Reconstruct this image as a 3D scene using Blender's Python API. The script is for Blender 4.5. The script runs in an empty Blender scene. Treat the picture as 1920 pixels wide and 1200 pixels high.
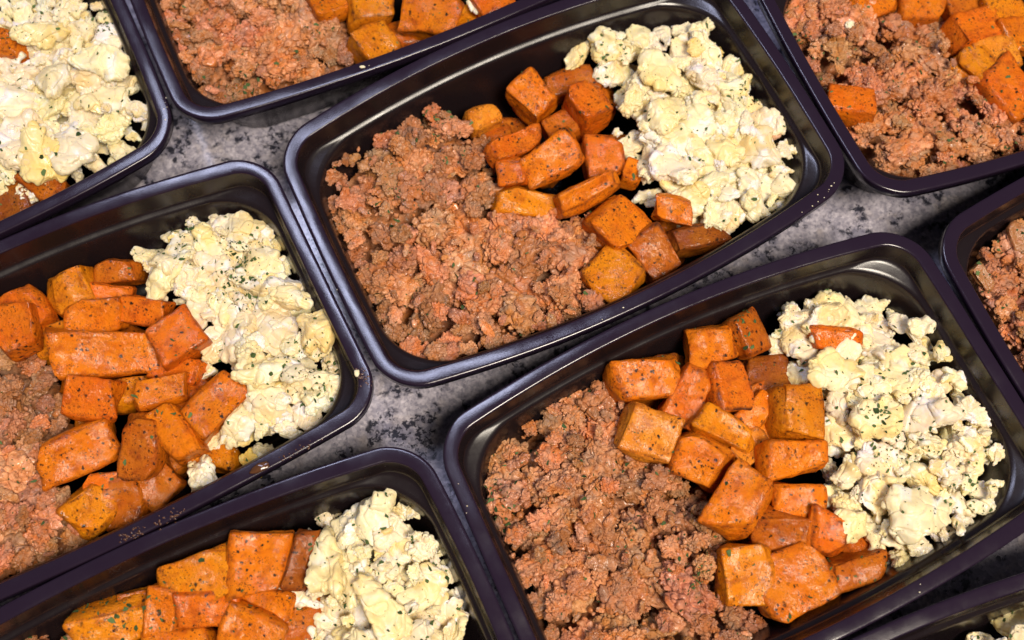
import bpy, bmesh, math, random
import numpy as np
from mathutils import Matrix, Vector, Euler

S = 0.001                       # all modelling below is in millimetres
rng = np.random.default_rng(7)
random.seed(7)
scene = bpy.context.scene
col = scene.collection

# ------------------------------------------------------------------ camera
HR = 50.0                       # height of the container rims above the counter
CAM_H, FPX, PITCH, ROLL = 416.69, 2007.7, 0.33799, 0.008437
_f = np.array([0, math.sin(PITCH), -math.cos(PITCH)])
_r = np.array([1.0, 0, 0]); _u = np.cross(_r, _f)
RT = math.cos(ROLL) * _r + math.sin(ROLL) * _u
UP = -math.sin(ROLL) * _r + math.cos(ROLL) * _u
CAM = np.array([0, -CAM_H * math.tan(PITCH), CAM_H + HR])
cd = bpy.data.cameras.new('camera'); cam = bpy.data.objects.new('camera', cd); col.objects.link(cam)
cd.sensor_width = 36.0; cd.lens = 36.0 * FPX / 1920.0
cd.clip_start = 0.01; cd.clip_end = 20
M = Matrix.Identity(4)
for i in range(3):
    M[i][0] = RT[i]; M[i][1] = UP[i]; M[i][2] = -_f[i]; M[i][3] = CAM[i] * S
cam.matrix_world = M
cd.dof.use_dof = True; cd.dof.focus_distance = 0.445; cd.dof.aperture_fstop = 8.5
scene.camera = cam

# ------------------------------------------------------------------ light
world = bpy.data.worlds.new('World'); scene.world = world; world.use_nodes = True
bg = world.node_tree.nodes['Background']
bg.inputs[0].default_value = (0.86, 0.78, 0.95, 1); bg.inputs[1].default_value = 0.085

def area(name, loc, target, size, power, colour, sy=None):
    l = bpy.data.lights.new(name, 'AREA'); l.energy = power; l.color = colour
    l.size = size
    if sy: l.shape = 'RECTANGLE'; l.size_y = sy
    o = bpy.data.objects.new(name, l); col.objects.link(o)
    o.location = loc
    o.rotation_euler = (Vector(target) - Vector(loc)).to_track_quat('-Z', 'Y').to_euler()
    return o
area('ceiling_lamp', (0.42, -0.50, 1.38), (0.0, 0.0, 0.0), 0.46, 32.0, (1.0, 0.885, 0.735))
wl = area('window_light', (-0.30, 0.50, 1.10), (-0.30, 0.50, 0.0), 0.75, 6.5, (0.68, 0.72, 1.0), 0.11)
wl.rotation_euler = (0, 0, math.radians(-35))

vs = scene.view_settings
vs.view_transform = 'Standard'; vs.look = 'None'; vs.exposure = 0.0; vs.gamma = 1.0
vs.use_curve_mapping = False
scene.render.engine = 'CYCLES'
scene.cycles.use_denoising = True
scene.cycles.max_bounces = 6

# ------------------------------------------------------------------ helpers
def at(px, py, z):
    """pixel of the 1920x1200 photograph -> point (mm) on the level z above the counter"""
    d = _f + (px - 960) / FPX * RT - (py - 600) / FPX * UP
    t = (z - CAM[2]) / d[2]
    return CAM + d * t

def hash3(ix, iy, iz, seed):
    h = (ix * 374761393 + iy * 668265263 + iz * 2147483647 + seed * 974711) & 0xffffffff
    h = ((h ^ (h >> 13)) * 1274126177) & 0xffffffff
    h = (h ^ (h >> 16)) & 0xffffffff
    return h / 2147483648.0 - 1.0

def vnoise(p, seed=0):
    p = np.asarray(p, float); i = np.floor(p).astype(np.int64); f = p - i
    f = f * f * f * (f * (f * 6 - 15) + 10)
    r = 0
    for dx in (0, 1):
        wx = f[:, 0] if dx else 1 - f[:, 0]
        for dy in (0, 1):
            wy = f[:, 1] if dy else 1 - f[:, 1]
            for dz in (0, 1):
                wz = f[:, 2] if dz else 1 - f[:, 2]
                r = r + wx * wy * wz * hash3(i[:, 0] + dx, i[:, 1] + dy, i[:, 2] + dz, seed)
    return r

def fbm(p, seed=0, oct=3):
    r = 0; a = 1.0; s = 1.0
    for k in range(oct):
        r = r + a * vnoise(p * s + 17.3 * k, seed + k); a *= 0.5; s *= 2.03
    return r

def mesh_from(name, v, f, mat=None, smooth=True, sharp=None):
    me = bpy.data.meshes.new(name)
    v = np.asarray(v, float) * S
    me.from_pydata(v.tolist(), [], f if isinstance(f, list) else f.tolist())
    if smooth: me.polygons.foreach_set('use_smooth', [True] * len(me.polygons))
    if mat: me.materials.append(mat)
    me.update()
    if sharp: me.set_sharp_from_angle(angle=math.radians(sharp))
    return me

def obj(name, me, parent=None, loc=(0, 0, 0), **props):
    o = bpy.data.objects.new(name, me); col.objects.link(o)
    if parent is not None: o.parent = parent
    o.location = [c * S for c in loc]
    for k, v in props.items(): o[k] = v
    return o

def thing(name, label, cat, loc=(0, 0, 0), group=None):
    o = bpy.data.objects.new(name, None); col.objects.link(o)
    o.empty_display_size = 0.02; o.location = [c * S for c in loc]
    o['label'] = label; o['category'] = cat
    if group: o['group'] = group
    return o

def get_v(me):
    a = np.empty(len(me.vertices) * 3); me.vertices.foreach_get('co', a); return a.reshape(-1, 3)
def get_n(me):
    a = np.empty(len(me.vertices) * 3); me.vertices.foreach_get('normal', a); return a.reshape(-1, 3)

def ico(sub):
    bm = bmesh.new(); bmesh.ops.create_icosphere(bm, subdivisions=sub, radius=1.0)
    v = np.array([x.co[:] for x in bm.verts]); f = np.array([[x.index for x in g.verts] for g in bm.faces]); bm.free()
    return v, f
ICO2, ICO3 = ico(2), ico(3)

def rot_rand():
    q = rng.normal(size=4); q /= np.linalg.norm(q); w, x, y, z = q
    return np.array([[1-2*(y*y+z*z), 2*(x*y-z*w), 2*(x*z+y*w)], [2*(x*y+z*w), 1-2*(x*x+z*z), 2*(y*z-x*w)], [2*(x*z-y*w), 2*(y*z+x*w), 1-2*(x*x+y*y)]])

def union(blobs, voxel, smooth_it=0, smooth_f=0.5):
    """blobs: (centre, 3x3 matrix) ellipsoids -> one skin (voxel remesh)"""
    V = []; F = []; n = 0
    for c, m in blobs:
        big = abs(np.linalg.det(m)) > 30
        iv, jf = ICO3 if big else ICO2
        V.append(iv @ m.T + c); F.append(jf + n); n += len(iv)
    me = mesh_from('tmp', np.concatenate(V), np.concatenate(F))
    o = bpy.data.objects.new('tmp', me); col.objects.link(o)
    md = o.modifiers.new('r', 'REMESH'); md.mode = 'VOXEL'; md.voxel_size = voxel * S; md.use_smooth_shade = True
    if smooth_it:
        sm = o.modifiers.new('s', 'SMOOTH'); sm.iterations = smooth_it; sm.factor = smooth_f
    dg = bpy.context.evaluated_depsgraph_get()
    out = bpy.data.meshes.new_from_object(o.evaluated_get(dg))
    bpy.data.objects.remove(o); bpy.data.meshes.remove(me)
    return out

def displace(me, fn):
    v = get_v(me); n = get_n(me)
    v2 = v + n * (fn(v / S)[:, None] * S)
    me.vertices.foreach_set('co', v2.ravel()); me.update()
    me.polygons.foreach_set('use_smooth', [True] * len(me.polygons))

def poly_sd(p, poly):
    """signed distance, positive inside"""
    p = np.asarray(p, float); a = np.asarray(poly, float); b = np.roll(a, -1, 0); d = b - a
    v = p[:, None] - a[None]
    t = np.clip((v * d).sum(2) / (d * d).sum(1), 0, 1)
    e = v - t[..., None] * d; dist = np.sqrt((e ** 2).sum(2)).min(1)
    y0 = a[:, 1][None] > p[:, 1:2]; y1 = b[:, 1][None] > p[:, 1:2]
    with np.errstate(divide='ignore', invalid='ignore'):
        xi = a[:, 0] + (p[:, 1:2] - a[:, 1]) / (b[:, 1] - a[:, 1]) * d[:, 0]
    ins = (((y0 != y1) & (p[:, 0:1] < xi)).sum(1) % 2) == 1
    return np.where(ins, dist, -dist)

# ------------------------------------------------------------------ materials
def new_mat(name):
    m = bpy.data.materials.new(name); m.use_nodes = True
    nt = m.node_tree; b = nt.nodes['Principled BSDF']
    return m, nt, b
class N:
    def __init__(s, nt): s.nt = nt
    def node(s, t, ins=None, **kw):
        n = s.nt.nodes.new(t)
        for k, v in kw.items(): setattr(n, k, v)
        for k, v in (ins or {}).items(): s.set(n.inputs[k], v)
        return n
    def set(s, sock, v):
        if hasattr(v, 'is_output'): s.nt.links.new(v, sock)
        else: sock.default_value = v
    def coord(s, kind='Object', scale=1000.0, rnd=True, stretch=(1, 1, 1)):
        tc = s.node('ShaderNodeTexCoord')
        mp = s.node('ShaderNodeMapping', {'Vector': tc.outputs[kind], 'Scale': [scale * q for q in stretch]})
        if rnd:
            oi = s.node('ShaderNodeObjectInfo')
            mu = s.node('ShaderNodeMath', {0: oi.outputs['Random'], 1: 371.0}, operation='MULTIPLY')
            cx = s.node('ShaderNodeCombineXYZ', {0: mu.outputs[0], 1: mu.outputs[0], 2: mu.outputs[0]})
            ad = s.node('ShaderNodeVectorMath', {0: mp.outputs[0], 1: cx.outputs[0]}, operation='ADD')
            return ad.outputs[0]
        return mp.outputs[0]
    def noise(s, vec, scale, detail=3, rough=0.55, out='Fac', dist=0.0):
        return s.node('ShaderNodeTexNoise', {'Vector': vec, 'Scale': scale, 'Detail': detail, 'Roughness': rough, 'Distortion': dist}).outputs[out]
    def voro(s, vec, scale, feature='F1', out='Distance', rnd=1.0):
        return s.node('ShaderNodeTexVoronoi', {'Vector': vec, 'Scale': scale, 'Randomness': rnd}, feature=feature).outputs[out]
    def ramp(s, fac, lo, hi, a=0.0, b=1.0):
        return s.node('ShaderNodeMapRange', {0: fac, 1: lo, 2: hi, 3: a, 4: b}).outputs[0]
    def mix(s, fac, a, b, mode='MIX'):
        n = s.node('ShaderNodeMix', data_type='RGBA', blend_type=mode)
        s.set(n.inputs[0], fac); s.set(n.inputs[6], a if hasattr(a, 'is_output') else (*a, 1)); s.set(n.inputs[7], b if hasattr(b, 'is_output') else (*b, 1))
        return n.outputs[2]
    def math(s, op, a, b=0.0):
        n = s.node('ShaderNodeMath', operation=op); s.set(n.inputs[0], a); s.set(n.inputs[1], b); return n.outputs[0]
    def bump(s, h, strength, dist, normal=None):
        n = s.node('ShaderNodeBump', {'Height': h, 'Strength': strength, 'Distance': dist})
        if normal is not None: s.nt.links.new(normal, n.inputs['Normal'])
        return n.outputs[0]

def mat_plastic(name, r0, r1, colr):
    m, nt, b = new_mat(name); n = N(nt)
    v = n.coord('Object', 1000.0)
    b.inputs['Base Color'].default_value = (*colr, 1)
    sm = n.noise(v, 0.06, 5, 0.65)
    n.set(b.inputs['Roughness'], n.ramp(sm, 0.35, 0.7, r0, r1))
    b.inputs['IOR'].default_value = 1.52
    h = n.bump(n.noise(v, 0.02, 2), 0.25, 0.004)
    h = n.bump(n.noise(v, 1.4, 3, 0.7), 0.04, 0.0006, h)
    n.set(b.inputs['Normal'], h)
    return m

def mat_granite():
    m, nt, b = new_mat('granite'); n = N(nt)
    v = n.coord('Object', 1000.0, rnd=False)
    big = n.noise(v, 0.07, 3, 0.55, dist=0.4)
    mid = n.noise(v, 0.22, 6, 0.75)
    c = n.mix(n.ramp(mid, 0.36, 0.62), (0.29, 0.275, 0.33), (0.58, 0.55, 0.61))
    c = n.mix(n.ramp(n.noise(v, 0.08, 3), 0.54, 0.68, 0, 0.5), c, (0.48, 0.42, 0.38))
    c = n.mix(n.ramp(n.noise(v, 0.30, 3, 0.6), 0.56, 0.70, 0, 0.55), c, (0.26, 0.25, 0.31))
    c = n.mix(n.ramp(n.noise(v, 0.07, 4, 0.6, dist=0.3), 0.53, 0.64, 0, 0.7), c, (0.17, 0.17, 0.24))
    gr = n.node('ShaderNodeSeparateColor', {0: n.voro(v, 0.75, 'F1', 'Color')}).outputs[0]
    c = n.mix(1.0, c, n.node('ShaderNodeCombineColor', {0: n.ramp(gr, 0, 1, .62, 1.12), 1: n.ramp(gr, 0, 1, .62, 1.10), 2: n.ramp(gr, 0, 1, .68, 1.12)}).outputs[0], 'MULTIPLY')
    clus = n.ramp(big, 0.50, 0.57)
    fl = n.ramp(n.noise(v, 0.26, 6, 0.72), 0.50, 0.53)
    dark = n.math('MULTIPLY', clus, fl)
    c = n.mix(n.math('MULTIPLY', dark, 0.95), c, (0.020, 0.021, 0.034))
    sp = n.ramp(n.noise(v, 0.5, 4, 0.7), 0.64, 0.67)
    c = n.mix(n.math('MULTIPLY', sp, 0.85), c, (0.03, 0.03, 0.045))
    n.set(b.inputs['Base Color'], c)
    b.inputs['Roughness'].default_value = 0.16
    return m

def mat_potato():
    m, nt, b = new_mat('roasted_sweet_potato'); n = N(nt)
    v = n.coord('Object', 1000.0)
    vs_ = n.coord('Object', 1000.0, stretch=(0.22, 1, 1))
    oi = n.node('ShaderNodeObjectInfo')
    at_ = n.node('ShaderNodeAttribute', attribute_name='edge')
    base = oi.outputs['Color']
    fib = n.noise(vs_, 0.5, 4, 0.6)
    c = n.mix(n.ramp(fib, 0.40, 0.66, 0.0, 0.35), base, n.mix(1.0, base, (1.10, 1.40, 1.2), 'MULTIPLY'))
    c = n.mix(n.ramp(n.noise(v, 0.09, 3, 0.6), 0.45, 0.62, 0.0, 0.6), c, n.mix(1.0, base, (0.90, 0.70, 0.55), 'MULTIPLY'))
    c = n.mix(n.ramp(n.noise(v, 0.075, 4, 0.55), 0.50, 0.66, 0.0, 0.75), c, n.mix(0.3, base, (0.72, 0.26, 0.008)))
    c = n.mix(n.math('MULTIPLY', at_.outputs['Fac'], n.ramp(n.noise(v, 0.12, 3), 0.35, 0.6, 0.15, 0.75)), c, n.mix(1.0, base, (0.72, 0.50, 0.35), 'MULTIPLY'))
    # powdery spice coat in patches
    coat = n.noise(v, 0.11, 5, 0.7)
    cf = n.math('MULTIPLY', n.ramp(coat, 0.46, 0.64, 0.0, 0.7), n.ramp(n.noise(v, 0.9, 3, 0.7), 0.38, 0.60, 0.35, 1.0))
    c = n.mix(cf, c, n.mix(0.45, base, (0.58, 0.19, 0.026)))
    c = n.mix(n.ramp(n.noise(v, 0.22, 4, 0.6), 0.52, 0.70, 0.0, 0.75), c, n.mix(1.0, base, (0.52, 0.34, 0.30), 'MULTIPLY'))
    # browned edges
    eb = n.math('MULTIPLY', at_.outputs['Fac'], n.ramp(n.noise(v, 0.28, 4, 0.7), 0.46, 0.66))
    c = n.mix(n.math('MULTIPLY', eb, 0.9), c, (0.09, 0.020, 0.005))
    ch = n.math('MULTIPLY', n.ramp(at_.outputs['Fac'], 0.05, 0.7), n.ramp(n.noise(v, 0.075, 4, 0.65), 0.50, 0.60))
    c = n.mix(n.math('MULTIPLY', ch, oi.outputs['Alpha']), c, (0.020, 0.008, 0.006))
    # pepper and herb specks
    for sc, th, colr, amt in ((0.36, 0.27, (0.018, 0.006, 0.003), 1.0), (0.75, 0.32, (0.07, 0.016, 0.004), 0.95), (0.22, 0.21, (0.020, 0.009, 0.004), 1.0), (1.1, 0.32, (0.13, 0.028, 0.006), 0.8)):
        d = n.voro(n.node('ShaderNodeVectorMath', {0: v, 1: n.node('ShaderNodeVectorMath', {0: n.noise(v, 0.9, 3, out='Color'), 3: 2.2}, operation='SCALE').outputs[0]}, operation='ADD').outputs[0], sc)
        msk = n.ramp(n.noise(v, 0.10 + sc * .06, 3), 0.46, 0.57, 0.04, 1.0)
        d2 = n.math('MULTIPLY', n.math('SUBTRACT', 1.0, n.ramp(d, 0.0, 1.0)), 1.0)
        s_ = n.ramp(d2, 1 - th, 1 - th * 0.55)
        c = n.mix(n.math('MULTIPLY', n.math('MULTIPLY', s_, msk), amt), c, colr)
    n.set(b.inputs['Base Color'], c)
    b.inputs['Roughness'].default_value = 0.55
    b.inputs['Specular IOR Level'].default_value = 0.14
    n.set(b.inputs['Coat Weight'], n.ramp(n.noise(v, 0.14, 4, 0.65), 0.44, 0.62, 0.02, 0.65)); b.inputs['Coat Roughness'].default_value = 0.09; b.inputs['Coat IOR'].default_value = 1.55
    h = n.bump(n.noise(v, 0.55, 5, 0.72), 0.9, 0.0013)
    h = n.bump(n.noise(vs_, 0.8, 3, 0.6), 0.22, 0.0008, h)
    h = n.bump(n.noise(v, 0.2, 3, 0.6), 0.5, 0.0018, h)
    n.set(b.inputs['Normal'], h)
    hc = n.bump(n.noise(v, 0.40, 4, 0.62), 1.0, 0.00065)
    n.set(b.inputs['Coat Normal'], hc)
    return m

def mat_egg():
    m, nt, b = new_mat('scrambled_egg'); n = N(nt)
    v = n.coord('Object', 1000.0)
    oi = n.node('ShaderNodeObjectInfo')
    rnd = oi.outputs['Random']
    c = n.mix(n.ramp(n.noise(v, 0.10, 3, 0.5), 0.35, 0.65), (0.79, 0.695, 0.48), (0.82, 0.71, 0.44))
    yel = n.ramp(n.noise(v, 0.05, 3, 0.5), 0.46, 0.64)
    yel = n.math('MULTIPLY', yel, n.ramp(rnd, 0.15, 0.85))
    c = n.mix(n.math('MULTIPLY', yel, 0.65), c, (0.76, 0.53, 0.15))
    wht = n.ramp(n.noise(v, 0.085, 3, 0.55, dist=0.5), 0.55, 0.63)
    c = n.mix(n.math('MULTIPLY', wht, 0.9), c, (0.82, 0.79, 0.71))
    gry = n.ramp(n.noise(v, 0.16, 4, 0.65), 0.58, 0.74)
    c = n.mix(n.math('MULTIPLY', gry, 0.45), c, (0.60, 0.50, 0.31))
    pk = n.ramp(n.noise(v, 0.075, 3, 0.6), 0.68, 0.76)
    c = n.mix(n.math('MULTIPLY', pk, 0.65), c, (0.62, 0.30, 0.16))
    d = n.voro(v, 0.55)
    c = n.mix(n.math('MULTIPLY', n.ramp(d, 0.16, 0.09), n.ramp(n.noise(v, 0.10, 2), 0.5, 0.62)), c, (0.12, 0.11, 0.05))
    c = n.mix(1.0, c, oi.outputs['Color'], 'MULTIPLY')
    n.set(b.inputs['Base Color'], c)
    n.set(b.inputs['Roughness'], n.ramp(n.noise(v, 0.2, 3), 0.35, 0.65, 0.32, 0.58))
    b.inputs['IOR'].default_value = 1.40
    b.inputs['Subsurface Weight'].default_value = 0.35
    b.inputs['Subsurface Radius'].default_value = (1.0, 0.75, 0.35)
    b.inputs['Subsurface Scale'].default_value = 0.0030
    h = n.bump(n.noise(v, 0.5, 3, 0.55), 0.4, 0.0010)
    n.set(b.inputs['Normal'], h)
    n.set(b.inputs['Coat Weight'], n.ramp(n.noise(v, 0.12, 3), 0.5, 0.65, 0.0, 0.6)); b.inputs['Coat Roughness'].default_value = 0.18
    return m

def mat_meat():
    m, nt, b = new_mat('browned_ground_meat'); n = N(nt)
    v = n.coord('Object', 1000.0)
    oi = n.node('ShaderNodeObjectInfo')
    c = n.mix(n.ramp(n.noise(v, 0.30, 4, 0.6), 0.35, 0.65), (0.42, 0.158, 0.068), (0.66, 0.305, 0.148))
    br = n.ramp(n.noise(v, 0.10, 4, 0.65), 0.46, 0.60)
    c = n.mix(n.math('MULTIPLY', br, 0.85), c, (0.50, 0.158, 0.032))
    gp = n.ramp(n.noise(v, 0.11, 3, 0.6), 0.52, 0.66)
    c = n.mix(n.math('MULTIPLY', gp, 0.7), c, (0.33, 0.19, 0.115))
    c = n.mix(n.ramp(n.noise(v, 0.45, 4, 0.65), 0.54, 0.68, 0, 0.8), c, (0.19, 0.068, 0.026))
    sp = n.ramp(n.voro(v, 0.75), 0.17, 0.10)
    c = n.mix(n.math('MULTIPLY', sp, n.ramp(n.noise(v, 0.2, 2), 0.45, 0.6, 0, 0.85)), c, (0.06, 0.022, 0.010))
    c = n.mix(1.0, c, oi.outputs['Color'], 'MULTIPLY')
    n.set(b.inputs['Base Color'], c)
    n.set(b.inputs['Roughness'], n.ramp(n.noise(v, 0.35, 3), 0.35, 0.65, 0.30, 0.60))
    b.inputs['IOR'].default_value = 1.42
    b.inputs['Specular IOR Level'].default_value = 0.35
    n.set(b.inputs['Coat Weight'], n.ramp(n.noise(v, 0.16, 3), 0.46, 0.62, 0.0, 0.7)); b.inputs['Coat Roughness'].default_value = 0.2
    h = n.bump(n.noise(v, 1.6, 4, 0.65), 0.7, 0.0006)
    n.set(b.inputs['Normal'], h)
    return m

def mat_herb():
    m, nt, b = new_mat('dried_parsley'); n = N(nt)
    g = n.node('ShaderNodeNewGeometry')
    c = n.mix(g.outputs['Random Per Island'], (0.020, 0.040, 0.010), (0.10, 0.155, 0.050))
    n.set(b.inputs['Base Color'], c); b.inputs['Roughness'].default_value = 0.8; b.inputs['Specular IOR Level'].default_value = 0.2
    return m

def mat_onion():
    m, nt, b = new_mat('cooked_onion'); n = N(nt)
    b.inputs['Base Color'].default_value = (0.46, 0.20, 0.075, 1)
    b.inputs['Roughness'].default_value = 0.22
    b.inputs['Transmission Weight'].default_value = 0.25
    v = n.coord('Object', 1000.0); n.set(b.inputs['Normal'], n.bump(n.noise(v, 0.5, 4, 0.6), 0.8, 0.001))
    b.inputs['Subsurface Weight'].default_value = 0.3; b.inputs['Subsurface Scale'].default_value = 0.003
    return m

def mat_grease():
    m, nt, b = new_mat('greasy_residue'); n = N(nt)
    v = n.coord('Object', 1000.0)
    n.set(b.inputs['Base Color'], n.mix(n.noise(v, 0.5, 3), (0.020, 0.009, 0.006), (0.14, 0.055, 0.020)))
    b.inputs['Roughness'].default_value = 0.12
    return m
PLASTIC, RIMPLASTIC, GRANITE, POTATO, EGG, MEAT, HERB, ONION, GREASE = mat_plastic('black_plastic', .20, .32, (0.010, 0.0062, 0.0075)), mat_plastic('satin_black_plastic', .13, .25, (0.015, 0.0083, 0.0185)), mat_granite(), mat_potato(), mat_egg(), mat_meat(), mat_herb(), mat_onion(), mat_grease()

# ------------------------------------------------------------------ counter
cv = [(-900, -800, 0), (900, -800, 0), (900, 900, 0), (-900, 900, 0)]
obj('counter', mesh_from('counter', cv, [[0, 1, 2, 3]], GRANITE, False), kind='structure')

# ------------------------------------------------------------------ containers
AH, BH, R0 = 111.0, 63.36, 17.2
BOX = {  # centre x, y on the counter, turn, outward bow of far, near, left, right side
 'TL': (-273.69, 91.02, 26.504, (9.4, 10.9, 1.4, 1.6)),
 'TC': (-70.69, 192.58, 24.745, (9.4, 7.1, 1.7, 1.4)),
 'A': (22.05, 74.00, 26.732, (12.1, 11.0, 1.6, 1.8)),
 'TR': (235.06, 157.25, 22.460, (9.4, 10.2, 1.8, 1.4)),
 'D': (95.04, -59.05, 24.893, (11.0, 9.0, 0.3, 0.8)),
 'B': (-177.86, -30.11, 27.323, (11.7, 5.4, 1.4, -0.3)),
 'C': (-110.48, -154.18, 25.585, (8.4, 9.4, 1.4, 2.8)),
 'E': (304.06, 27.67, 23.885, (9.9, 9.4, 1.9, 1.4)),
 'F': (207.94, -173.30, 17.784, (9.8, 9.4, 1.4, 1.4)),
}
def ring(ins, r, z, bow, bf=1.0):
    a, b = AH - ins, BH - ins
    pts = []
    nc = 12
    cs = [(a - r, b - r, 0), (-a + r, b - r, 90), (-a + r, -b + r, 180), (a - r, -b + r, 270)]
    for k, (cx, cy, t0) in enumerate(cs):
        arc = [(cx + r * math.cos(math.radians(t0 + 90 * j / nc)), cy + r * math.sin(math.radians(t0 + 90 * j / nc))) for j in range(nc + 1)]
        pts += arc
        nx = cs[(k + 1) % 4]; q = (nx[0] + r * math.cos(math.radians(nx[2])), nx[1] + r * math.sin(math.radians(nx[2])))
        m = 22 if k % 2 == 0 else 14
        for j in range(1, m): pts.append((arc[-1][0] + (q[0] - arc[-1][0]) * j / m, arc[-1][1] + (q[1] - arc[-1][1]) * j / m))
    o = np.array(pts); x, y = o[:, 0].copy(), o[:, 1].copy(); st, sb, sl, sr = bow
    o[:, 0] = x + np.where(x > 0, sr, -sl) * np.abs(x / a) * (1 - np.clip(y / b, -1, 1) ** 2) * bf
    o[:, 1] = y + np.where(y > 0, st, -sb) * np.abs(y / b) * (1 - np.clip(x / a, -1, 1) ** 2) * bf
    return np.c_[o, np.full(len(o), z)]

def loft(rings, closed=False, caps=()):
    n = len(rings[0]); V = np.concatenate(rings); F = []
    m = len(rings)
    for i in range(m if closed else m - 1):
        j = (i + 1) % m
        for k in range(n):
            l = (k + 1) % n
            F.append([i * n + k, j * n + k, j * n + l, i * n + l])
    for i, rev in caps:
        f = [i * n + k for k in range(n)]; F.append(f[::-1] if rev else f)
    return V, F
RIM = [(0.3, 44.6), (0.0, 44.9), (0.0, 49.3), (0.12, 49.65), (0.45, 49.9), (0.8, 50.0), (1.3, 50.04), (3.2, 50.0), (5.1, 49.92), (5.45, 49.85), (5.75, 49.65), (5.95, 49.3), (6.0, 48.8),
       (5.9, 48.1), (1.6, 48.0), (1.1, 47.4), (1.1, 44.7)]
TUB = [(6.0, 11.3, 49.15, 1), (6.4, 11.6, 46.0, .98), (6.9, 12.0, 41.0, .96), (7.1, 12.4, 40.1, .95), (7.7, 15.5, 39.4, .95), (8.6, 20.5, 38.9, .94), (9.3, 22.5, 38.4, .93),
       (9.7, 23.0, 37.4, .92), (10.2, 23.0, 35.0, .90), (12.6, 23.0, 20.0, .7), (14.6, 23, 9.0, .55), (15.6, 23, 5.5, .5), (17.4, 23, 3.2, .45), (20.5, 23, 1.9, .4), (26, 22, 1.4, .35)]
TUBO = [(25, 22, 0.2, .35), (19.5, 23, 0.4, .4), (16.2, 23, 2.0, .45), (14.4, 23, 4.8, .5), (11.5, 23, 20.0, .7), (9.1, 22.5, 35, .9), (8.3, 21, 37.6, .93), (6.2, 12.5, 39.0, .95), (5.6, 11.8, 41, .96), (5.0, 11.5, 47.9, 1)]
BOXLABEL = {
 'TL': 'black plastic meal tray cut by the left frame edge, full of scrambled egg, top left',
 'TC': 'black plastic meal tray of meat and potato cut by the top frame edge',
 'A': 'central black plastic meal tray with meat left, potato cubes middle and egg right',
 'TR': 'black plastic meal tray in the top right corner, mostly crumbled meat',
 'D': 'large black plastic meal tray in the lower right with all three foods',
 'B': 'black plastic meal tray cut by the left frame edge at mid height, greasy near rim',
 'C': 'black plastic meal tray cut by the bottom edge, left of the lower right tray',
 'E': 'black plastic meal tray cut by the right edge, only a meat corner showing',
 'F': 'black plastic meal tray in the bottom right corner, only its far rim showing'}
BOXO = {}; RIMPOLY = {}
def local2world(key, p):
    x, y, t, _ = BOX[key]; c, s = math.cos(math.radians(t)), math.sin(math.radians(t))
    p = np.asarray(p, float)
    return np.c_[p[:, 0] * c - p[:, 1] * s + x, p[:, 0] * s + p[:, 1] * c + y]
for key, (x, y, t, bow) in BOX.items():
    o = thing('meal_tray', BOXLABEL[key], 'food tray', (x, y, 0), 'black meal prep trays')
    o.rotation_euler.z = math.radians(t)
    V, F = loft([ring(i, R0 - i if i < 6.1 else 11.2, z, bow) for i, z in RIM], True)
    # slight unevenness of the thin rim
    V[:, 2] += 0.40 * vnoise(np.c_[V[:, :2] / 38.0, np.zeros(len(V))], hash(key) % 97 if False else ord(key[0]) * 3 + len(key))
    obj('rim', mesh_from('rim', V, F, RIMPLASTIC, True, 50), o)
    rr = [ring(i, r, z, bow, bf) for i, r, z, bf in TUB + TUBO]
    nT = len(TUB)
    Vi, Fi = loft([ring(i, r, z, bow, bf) for i, r, z, bf in TUB], False, [(nT - 1, False)])
    Vo, Fo = loft([ring(i, r, z, bow, bf) for i, r, z, bf in TUBO], False, [(0, True)])
    V = np.concatenate([Vi, Vo]); F = Fi + [[q + len(Vi) for q in f] for f in Fo]
    me = mesh_from('tub', V, F, PLASTIC)
    obj('tub', me, o)
    BOXO[key] = o
    RIMPOLY[key] = {z: local2world(key, ring(i, r, z, bow, bf)[:, :2]) for i, r, z, bf in TUB}
def wall_d(key, p, z):
    """distance (mm) of points from the tray's inner wall at height z, positive inside"""
    zs = sorted(RIMPOLY[key]); k = min(zs, key=lambda q: abs(q - z))
    return poly_sd(p, RIMPOLY[key][k])

# ------------------------------------------------------------------ food prototypes
def ell(c, r, R=None):
    R = rot_rand() if R is None else R
    return (np.asarray(c, float), R @ np.diag(r))

def cells(p, size, seed, warp=0.35):
    """cellular relief: distance to the crack (0 at the crack), tilted facet height per cell"""
    r_ = np.random.default_rng(seed)
    q = p + warp * size * np.c_[vnoise(p / size * .9, seed), vnoise(p / size * .9, seed + 1), vnoise(p / size * .9, seed + 2)]
    lo, hi = q.min(0) - size, q.max(0) + size
    n = [max(2, int(math.ceil(w / size))) for w in (hi - lo)]
    g = np.stack(np.meshgrid(*[np.arange(w) for w in n], indexing='ij'), -1).reshape(-1, 3)
    seeds = lo + (g + r_.uniform(0, 1, g.shape)) * size
    f1 = np.empty(len(q)); f2 = np.empty(len(q)); idx = np.empty(len(q), int)
    for a in range(0, len(q), 2500):
        d = ((q[a:a + 2500, None] - seeds[None]) ** 2).sum(2)
        o = np.argpartition(d, 1, axis=1)[:, :2]; dd = np.sqrt(np.take_along_axis(d, o, 1))
        s_ = dd.argsort(1); dd = np.take_along_axis(dd, s_, 1); o = np.take_along_axis(o, s_, 1)
        f1[a:a + 2500] = dd[:, 0]; f2[a:a + 2500] = dd[:, 1]; idx[a:a + 2500] = o[:, 0]
    tiltv = r_.normal(size=(len(seeds), 3)) * .30; hgt = r_.uniform(-1, 1, len(seeds))
    facet = ((q - seeds[idx]) * tiltv[idx]).sum(1)
    return (f2 - f1) / size, facet, hgt[idx]

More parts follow.
